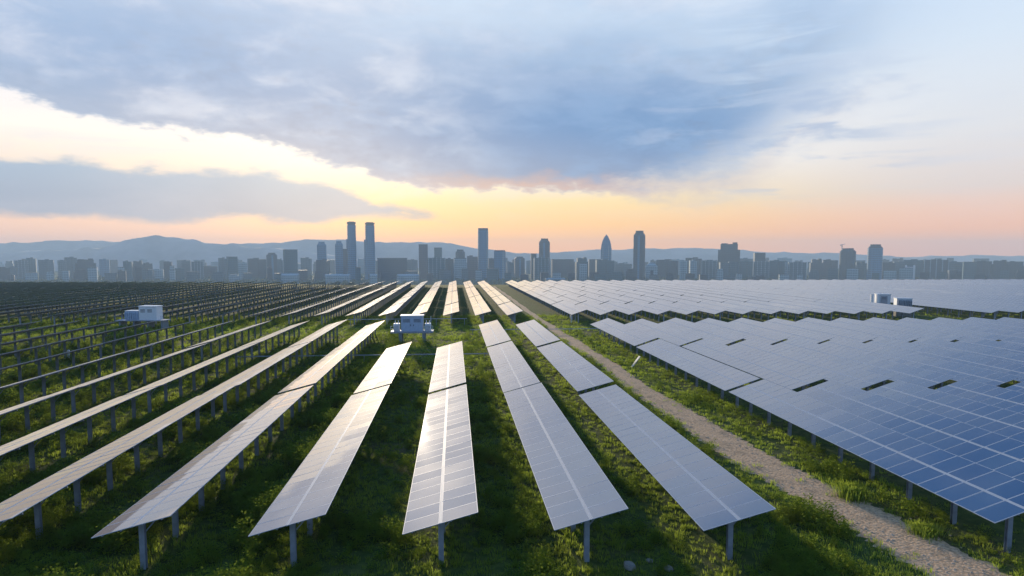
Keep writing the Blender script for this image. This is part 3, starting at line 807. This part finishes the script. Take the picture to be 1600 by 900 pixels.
# ------------------------------------------------------------------ the city
def tower(px0, px1, ytop, depth, m, label, kind='slab', group=None, base=PLAIN):
    px = (px0 + px1) / 2; x, y = place(px, depth); w = (px1 - px0) / F_PX * depth; h = height(ytop, depth) - base
    r = random.Random(int(px0 * 7 + ytop)); rz = -math.atan2(x, y) + r.uniform(-.22, .22)
    rz0 = rz + math.atan2(x, y)
    w = w / (abs(math.cos(rz0)) + .8 * abs(math.sin(rz0))); dp = min(w, 42) * .8
    t = thing('tower' if h > 150 else 'building', label, 'tower' if h > 150 else 'building', (x, y, base - 1), rz, group)
    h += 1; a, d = w / 2, dp / 2; mm = M[m]
    rect = lambda f, g=None: [(-a * f, -d * (g or f)), (a * f, -d * (g or f)), (a * f, d * (g or f)), (-a * f, d * (g or f))]
    oct_ = lambda f: [(-a * f, -d * f * .7), (-a * f * .75, -d * f), (a * f * .75, -d * f), (a * f, -d * f * .7), (a * f, d * f * .7), (a * f * .75, d * f), (-a * f * .75, d * f), (-a * f, d * f * .7)]
    b = MB()
    if kind == 'slab':
        # two bays with a recessed seam, parapet, plant room
        b.box(-a, -.12 * a, -d, d, 0, h * .97); b.box(.12 * a, a, -d, d, 0, h * r.uniform(.93, .97)); b.box(-.12 * a, .12 * a, -d * .8, d * .8, 0, h * .95)
        b.build('body', mm, t)
        c = MB(); k = r.uniform(-.3, .3); c.box(a * (k - .3), a * (k + .3), -d * .5, d * .5, h * .94, h); c.build('plant_room', mm, t)
    elif kind == 'flat':
        b.box(-a, a, -d, d, 0, h * .975); b.build('body', mm, t)
        c = MB(); c.box(-a * 1.02, a * 1.02, -d * 1.02, d * 1.02, h * .975, h); c.build('roof', M['f_dark'], t)
    elif kind == 'fins':
        b.box(-a, a, -d, d, 0, h * .97); b.build('body', mm, t)
        c = MB()
        for k in range(5): c.box(-a + k * a * .5 - .04 * a, -a + k * a * .5 + .04 * a, -d - 1.2, -d, 0, h)
        c.build('facade_fins', M['f_pale'], t)
        c = MB(); c.box(-a * .4, a * .4, -d * .5, d * .5, h * .97, h); c.build('plant_room', mm, t)
    elif kind == 'twin':
        b.prism(oct_(1), 0, h * .60); b.prism(oct_(.96), h * .60, h * .945); b.build('shaft', mm, t)
        c = MB(); c.prism(oct_(.84), h * .945, h * .962); c.prism(oct_(.99), h * .962, h * .992); c.prism(oct_(.7), h * .992, h); c.build('crown', M['f_dark'], t)
        c = MB(); c.box(-a * 1.3, -a * .98, -d * .6, d * .6, 0, h * .70); c.build('side_shaft', mm, t)
    elif kind == 'dome':
        b.prism(oct_(1), 0, h * .70); b.build('shaft', mm, t)
        c = MB(); z = [.70, .78, .86, .93, .97, 1.0]; f = [.97, .90, .72, .46, .25, .06]
        for k in range(5): c.prism(oct_(f[k]), h * z[k], h * z[k + 1], 0, oct_(f[k + 1]))
        c.build('spire_dome', mm, t)
        c = MB()
        for s_ in (-1, 1): c.box(s_ * a * .55 - .06 * a, s_ * a * .55 + .06 * a, -d - 1.5, -d, 0, h * .76)
        c.build('facade_fins', M['f_pale'], t)
    elif kind == 'chamfer':
        b.prism(rect(1), 0, h * .91); b.build('shaft', mm, t)
        c = MB(); c.prism(rect(.99), h * .91, h * .96, 0, rect(.68)); c.prism(rect(.66), h * .96, h); c.build('crown', mm, t)
        c = MB(); c.box(-a * .2, a * .2, -d - 1.2, -d, 0, h * .9); c.build('glass_bay', M['f_glass'], t)
    elif kind == 'round':
        n = 14; circ = lambda f: [(a * f * math.cos(6.2832 * k / n), d * 1.2 * f * math.sin(6.2832 * k / n)) for k in range(n)]
        b.prism(circ(1), 0, h * .90); b.build('shaft', mm, t)
        c = MB(); c.prism(circ(.99), h * .90, h * .96, 0, circ(.72)); c.prism(circ(.70), h * .96, h); c.build('crown', M['f_dark'], t)
    elif kind == 'steps':
        b.box(-a, a, -d, d, 0, h * .80); b.box(-a * .78, a * .78, -d * .9, d * .9, h * .80, h * .955); b.build('body', mm, t)
        c = MB(); c.box(-a * .70, -a * .15, -d * .6, d * .6, h * .955, h * .975); c.box(a * .3, a * .74, -d * .6, d * .6, h * .955, h); c.build('plant_room', mm, t)
    elif kind == 'glass':
        b.box(-a, a, -d, d, 0, h * .96); b.build('shaft', mm, t)
        c = MB(); c.prism(rect(.98), h * .96, h, 0, [(-a * .98, -d * .5), (a * .98, -d * .5), (a * .98, d * .5), (-a * .98, d * .5)]); c.build('crown', M['f_dark'], t)
        c = MB(); c.box(a * .62, a * .98, -d - .9, -d, 0, h * .96); c.build('bright_bay', M['f_pale'], t)
    elif kind == 'gable':
        b.box(-a, a, -d, d, 0, h * .82); b.build('body', mm, t)
        c = MB(); c.prism(rect(1.03), h * .82, h, 0, rect(.30)); c.build('roof', M['f_pale'], t)
        c = MB(); c.box(-a * .25, a * .25, -d - .8, -d, h * .25, h * .62); c.build('window_band', M['f_dark'], t)
    elif kind == 'shed':
        b.box(-a, a, -d, d, 0, h * .8); b.build('body', mm, t)
        c = MB(); c.prism(rect(1.03), h * .8, h, 0, [(-a * 1.03, -1), (a * 1.03, -1), (a * 1.03, 1), (-a * 1.03, 1)]); c.build('roof', M['f_pale'], t)
    elif kind == 'gate':
        for s_ in (-1, 1):
            c = MB(); c.box(s_ * a * .8 - a * .16, s_ * a * .8 + a * .16, -d * .5, d * .5, 0, h); c.build('pylon', M['white'], t)
        b.box(-a * .64, a * .64, -d * .3, d * .3, h * .80, h * .90); b.build('crossbeam', M['white'], t)
        c = MB(); c.box(-a * .64, a * .64, -d * .3, d * .3, 0, h * .72); c.build('body', M['f_dark'], t)
    return t

CITY = [  # columns, roofline, distance, facade, kind, label
 (-40, -14, 406, 3100, 'f_grey', 'slab', 'grey slab just outside the left end of the skyline'),
 (-12, 14, 417, 2700, 'f_dark', 'slab', 'low dark block at the left end of the skyline'),
 (17, 27, 416, 2900, 'f_grey', 'slab', 'narrow grey block left of the pale striped slab at far left'),
 (26, 44, 406, 3000, 'f_grey', 'fins', 'pale striped slab second from the left end of the skyline'),
 (45, 58, 402, 3100, 'f_teal', 'slab', 'dark narrow tower block right of the pale striped slab'),
 (64, 84, 405, 2950, 'f_grey', 'slab', 'wide grey-teal slab standing clear of the dark narrow block'),
 (93, 104, 406, 3050, 'f_grey', 'fins', 'narrow grey slab with pale ribs left of the long hill'),
 (104, 121, 401, 3150, 'f_grey', 'slab', 'grey block beside the stepped dark slab'),
 (121, 150, 404, 2900, 'f_dark', 'steps', 'broad dark slab with a stepped roof under the long hill'),
 (158, 172, 404, 3300, 'f_glass', 'slab', 'bluish tower block just right of the broad stepped slab'),
 (186, 195, 417, 2700, 'f_pale', 'flat', 'slim white block beside a dark teal block below the hill'),
 (195, 208, 407, 2850, 'f_teal', 'slab', 'dark teal block touching the slim white block'),
 (209, 225, 407, 3000, 'f_dark', 'steps', 'dark blue block with an uneven roof below the hill summit'),
 (226, 239, 410, 3050, 'f_dark', 'slab', 'dark low tower behind the pale low block'),
 (231, 256, 420, 2750, 'f_pale', 'slab', 'pale low block under the hill summit'),
 (258, 270, 409, 2950, 'f_dark', 'flat', 'dark topped block right of the pale low block'),
 (267, 274, 415, 2750, 'f_pale', 'flat', 'very slim pale block leaning up to the dark topped block'),
 (275, 288, 418, 2800, 'f_teal', 'slab', 'short teal block in the middle of the left skyline'),
 (286, 299, 406, 3150, 'f_grey', 'slab', 'grey tower block rising behind the short teal block'),
 (301, 318, 408, 2900, 'f_grey', 'fins', 'grey slab with bright ribs right of the hill summit'),
 (320, 340, 415, 3250, 'f_dark', 'slab', 'low shaded block left of the dark teal pair'),
 (343, 356, 402, 3100, 'f_grey', 'slab', 'paler tower of the close pair at the hill foot'),
 (356, 372, 401, 2850, 'f_teal', 'flat', 'darker teal tower of the close pair at the hill foot'),
 (374, 387, 409, 3000, 'f_pale', 'slab', 'pale block right of the close teal pair'),
 (388, 417, 403, 3200, 'f_dark', 'slab', 'wide shaded slab left of the domed grey block'),
 (418, 434, 395, 3150, 'f_dark', 'chamfer', 'grey block with rounded shoulders left of the dark teal tower'),
 (435, 443, 404, 3100, 'f_grey', 'slab', 'thin grey block squeezed against the dark teal tower'),
 (444, 466, 390, 2800, 'f_teal', 'flat', 'dark teal office tower with a flat roof left of the twin towers'),
 (471, 488, 402, 3300, 'f_grey', 'slab', 'hazy grey block right of the dark teal tower'),
 (497, 511, 378, 3000, 'f_glass', 'chamfer', 'blue tower with sloping shoulders left of the twin towers'),
 (495, 516, 405, 2900, 'f_dark', 'slab', 'dark podium block at the foot of the blue sloping tower'),
 (525, 537, 377, 3000, 'f_glass', 'chamfer', 'slim blue tower closest to the twin towers on their left'),
 (537, 544, 389, 2900, 'f_dark', 'flat', 'thin dark block wedged beside the first twin tower'),
 (544, 558, 347, 3000, 'f_glass', 'twin', 'first of the tallest twin towers with a capped crown'),
 (572, 587, 348, 3000, 'f_glass', 'twin', 'second of the tallest twin towers with a stepped side shaft'),
 (590, 637, 403, 2850, 'f_dark', 'flat', 'long flat dark block right of the twin towers'),
 (637, 653, 405, 3250, 'f_grey', 'slab', 'pale hazy block at the end of the long flat block'),
 (655, 669, 382, 2950, 'f_mauve', 'flat', 'brownish slim tower right of the long flat block'),
 (670, 697, 402, 2850, 'f_teal', 'fins', 'teal ribbed block between the brownish tower and capped grey tower'),
 (679, 691, 387, 3150, 'f_teal', 'flat', 'teal tower rising behind the ribbed teal block'),
 (697, 710, 403, 2950, 'f_dark', 'slab', 'dark block left of the grey tower with a pointed cap'),
 (711, 728, 390, 3150, 'f_dark', 'round', 'dark tower with a pointed cap behind a pale block'),
 (709, 729, 403, 2750, 'f_pale', 'flat', 'pale grey block in front of the pointed cap tower'),
 (730, 747, 399, 3050, 'f_mauve', 'slab', 'brown block touching the tall glass tower'),
 (747, 763, 357, 2850, 'f_glass', 'glass', 'tall bright glass tower above the ends of the white rows'),
 (763, 773, 403, 3050, 'f_dark', 'slab', 'dark block between the two glass towers'),
 (772, 790, 391, 2800, 'f_glass', 'glass', 'shorter glass tower with a bright edge right of the tall one'),
 (791, 803, 409, 3200, 'f_grey', 'slab', 'hazy low block right of the shorter glass tower'),
 (803, 820, 401, 3300, 'f_dark', 'chamfer', 'hazy rounded block midway between glass tower and dark round tower'),
 (829, 838, 396, 3000, 'f_dark', 'flat', 'thin dark block left of the dark round topped tower'),
 (842, 859, 373, 3100, 'f_dark', 'chamfer', 'dark tower with a rounded top behind a pale teal block'),
 (833, 857, 402, 2750, 'f_teal', 'fins', 'pale teal block in front of the dark round topped tower'),
 (859, 898, 405, 3300, 'f_dark', 'flat', 'long dark slab right of the dark round topped tower'),
 (898, 919, 402, 2900, 'f_teal', 'steps', 'teal block with a small peak left of the domed tower'),
 (905, 917, 411, 2650, 'f_pale', 'flat', 'small bright teal front block left of the domed tower'),
 (938, 955, 367, 3000, 'f_glass', 'dome', 'pale tower with a tapering domed spire'),
 (929, 960, 405, 2850, 'f_teal', 'slab', 'teal podium block around the foot of the domed tower'),
 (919, 938, 405, 3250, 'f_dark', 'flat', 'dark slab behind the domed tower on its left'),
 (960, 988, 411, 3400, 'f_grey', 'slab', 'hazy low slab between domed tower and darkest tower'),
 (989, 1007, 361, 2850, 'f_dark', 'chamfer', 'darkest tall tower with a stepped chamfered crown'),
 (1008, 1027, 410, 2650, 'f_pale', 'gable', 'white block with a sloped roof right of the darkest tower'),
 (1024, 1060, 405, 3100, 'f_dark', 'slab', 'dark wide slab behind the white sloped roof block'),
 (1061, 1073, 406, 2800, 'f_pale', 'slab', 'first of two pale apartment slabs left of the bulky tower'),
 (1076, 1088, 406, 2800, 'f_pale', 'slab', 'second of two pale apartment slabs left of the bulky tower'),
 (1070, 1096, 402, 3250, 'f_dark', 'slab', 'dark slab showing behind the two pale apartment slabs'),
 (1096, 1120, 406, 2900, 'f_grey', 'fins', 'ribbed grey block just left of the bulky tower'),
 (1121, 1154, 379, 3100, 'f_dark', 'steps', 'bulky dark tower with two raised roof corners'),
 (1122, 1152, 409, 2750, 'f_grey', 'slab', 'grey block standing in front of the bulky dark tower'),
 (1153, 1176, 407, 2950, 'f_teal', 'slab', 'teal block right of the bulky dark tower'),
 (1176, 1194, 395, 3100, 'f_dark', 'flat', 'dark square topped tower right of the bulky one'),
 (1176, 1200, 408, 2800, 'f_grey', 'fins', 'ribbed block in front of the dark square topped tower'),
 (1200, 1227, 406, 2900, 'f_teal', 'slab', 'teal slab with a pale end wall in the right skyline'),
 (1225, 1229, 408, 2850, 'f_pale', 'flat', 'thin white end block beside the teal slab'),
 (1230, 1258, 409, 2800, 'f_grey', 'fins', 'ribbed grey slab right of the thin white end block'),
 (1264, 1284, 404, 3050, 'f_dark', 'steps', 'dark uneven block left of the tower under the crane'),
 (1284, 1307, 405, 3100, 'f_dark', 'slab', 'dark slab touching the tower under the crane'),
 (1310, 1335, 388, 2900, 'f_dark', 'round', 'rounded dark tower with a crane on its roof'),
 (1336, 1354, 409, 2950, 'f_grey', 'slab', 'grey block between the two rounded towers'),
 (1353, 1377, 382, 2850, 'f_glass', 'round', 'rounded glass tower with a capped crown right of the crane'),
 (1378, 1396, 409, 3000, 'f_dark', 'slab', 'low dark block right of the rounded glass tower'),
 (1394, 1411, 408, 3050, 'f_grey', 'slab', 'low grey block left of the white gate building'),
 (1413, 1428, 414, 2600, 'f_pale', 'gate', 'white gate shaped building with two pylons'),
 (1411, 1442, 405, 3050, 'f_teal', 'slab', 'teal slab behind the white gate shaped building'),
 (1443, 1478, 405, 2950, 'f_dark', 'fins', 'long dark ribbed slab right of the white gate building'),
 (1479, 1503, 408, 3000, 'f_teal', 'slab', 'teal slab right of the long dark ribbed slab'),
 (1504, 1526, 409, 2900, 'f_teal', 'flat', 'dark teal slab with flat roof near the right end'),
 (1526, 1546, 407, 2850, 'f_dark', 'slab', 'darker slab joined to the flat teal slab near the right end'),
 (1549, 1570, 406, 2850, 'f_dark', 'steps', 'dark stepped block second from the right end of the skyline'),
 (1571, 1594, 408, 2900, 'f_dark', 'slab', 'last dark slab at the right end of the skyline'),
 (1596, 1625, 414, 2900, 'f_grey', 'slab', 'low grey block cut by the right end of the skyline'),
 (1630, 1660, 408, 3000, 'f_dark', 'slab', 'dark block just outside the right end of the skyline'),
 (440, 468, 427, 2500, 'f_pale', 'shed', 'white low hall below the dark teal tower'),
 (508, 548, 428, 2480, 'f_pale', 'shed', 'long white low hall at the foot of the twin towers'),
 (578, 590, 428, 2450, 'f_pale', 'shed', 'small white hall under the second twin tower'),
 (619, 656, 428, 2460, 'f_pale', 'shed', 'grey-white hall below the end of the long flat block'),
 (850, 884, 434, 2450, 'f_teal', 'shed', 'low teal hall below the dark round topped tower'),
 (928, 947, 428, 2450, 'f_teal', 'flat', 'low teal block at the foot of the domed tower'),
]
for p0, p1, yt, dep, m, kind, label in CITY: tower(p0, p1, yt, dep, m, label, kind)
r = random.Random(57); px = -55
while px < 1645:                                                      # low front rank, half hidden by trees
    w = r.uniform(8, 20)
    tower(px, px + w, r.uniform(417, 430), r.uniform(2520, 2680), r.choice(['f_grey', 'f_teal', 'f_dark', 'f_dark', 'f_pale']),
          'low block among the trees along the foot of the skyline', r.choice(['slab', 'flat', 'flat', 'steps']), 'low front rank of city blocks')
    px += w + r.uniform(3, 26)
r = random.Random(99); px = -60
while px < 1650:                                                      # the faint second rank of the city
    w = r.uniform(9, 24)
    tower(px, px + w, r.uniform(402, 411), r.uniform(3700, 4300), r.choice(['f_grey', 'f_dark', 'f_grey', 'f_pale', 'f_teal']),
          'faint hazy block in the rear rank of the skyline', r.choice(['slab', 'flat', 'steps']), 'rear rank of hazy city blocks')
    px += w + (r.uniform(1, 9) if r.random() < .7 else r.uniform(9, 22))

def crane():
    x, y = place(1313, 2895); z = height(389, 2895)
    t = thing('tower_crane', 'small tower crane standing on the rounded dark tower', 'crane', (x, y, z - 2), .3)
    b = MB(); b.box(-1.2, 1.2, -1.2, 1.2, 0, 22); b.build('mast', M['grey'], t)
    b = MB(); b.bar((-9, 0, 19), (18, 0, 23), 1.6, 1.6); b.build('jib', M['grey'], t)
    b = MB(); b.box(-10, -6, -1.5, 1.5, 15.5, 18.4); b.build('counterweight', M['grey'], t)
crane()

def far_trees():
    r = random.Random(5); b = MB()
    for _ in range(2400):
        px = r.uniform(-60, 1660); dep = r.uniform(2250, 2700) if r.random() < .75 else r.uniform(2700, 3300)
        x, y = place(px, dep); s = r.uniform(6, 13); hh = s * r.uniform(1.0, 1.7)
        n = 6; vs = []
        for z, q in ((0, .6), (.45, 1.0), (.8, .7)):
            for k in range(n):
                a = 6.283 * k / n + r.uniform(-.3, .3); vs.append((x + s * q * r.uniform(.7, 1.2) * math.cos(a), y + s * q * r.uniform(.7, 1.2) * math.sin(a), PLAIN - 1 + hh * z * r.uniform(.85, 1.15)))
        vs.append((x, y, PLAIN - 1 + hh))
        b.quadmesh(vs, [(j * n + k, j * n + (k + 1) % n, (j + 1) * n + (k + 1) % n, (j + 1) * n + k) for j in range(2) for k in range(n)] + [(2 * n + k, 2 * n + (k + 1) % n, 3 * n) for k in range(n)])
    o = b.build('distant_trees', M['forest'], kind='stuff'); tag(o, 'dark belt of trees along the foot of the city', 'trees')
far_trees()

# ------------------------------------------------------------------ haze
def haze():
    b = MB(); b.box(-7500, 7500, -1700, 7700, -89, 212)
    m = bpy.data.materials.new('air_haze'); m.use_nodes = True; nt = m.node_tree; nt.nodes.clear()
    out = nt.nodes.new('ShaderNodeOutputMaterial'); v = nt.nodes.new('ShaderNodeVolumePrincipled')
    v.inputs['Color'].default_value = (.66, .86, 1.0, 1); v.inputs['Density'].default_value = 1.35e-4; v.inputs['Anisotropy'].default_value = .0
    nt.links.new(v.outputs[0], out.inputs['Volume'])
    o = b.build('haze', m, kind='stuff'); tag(o, 'thin blue evening haze over the field and the city', 'haze')
haze()
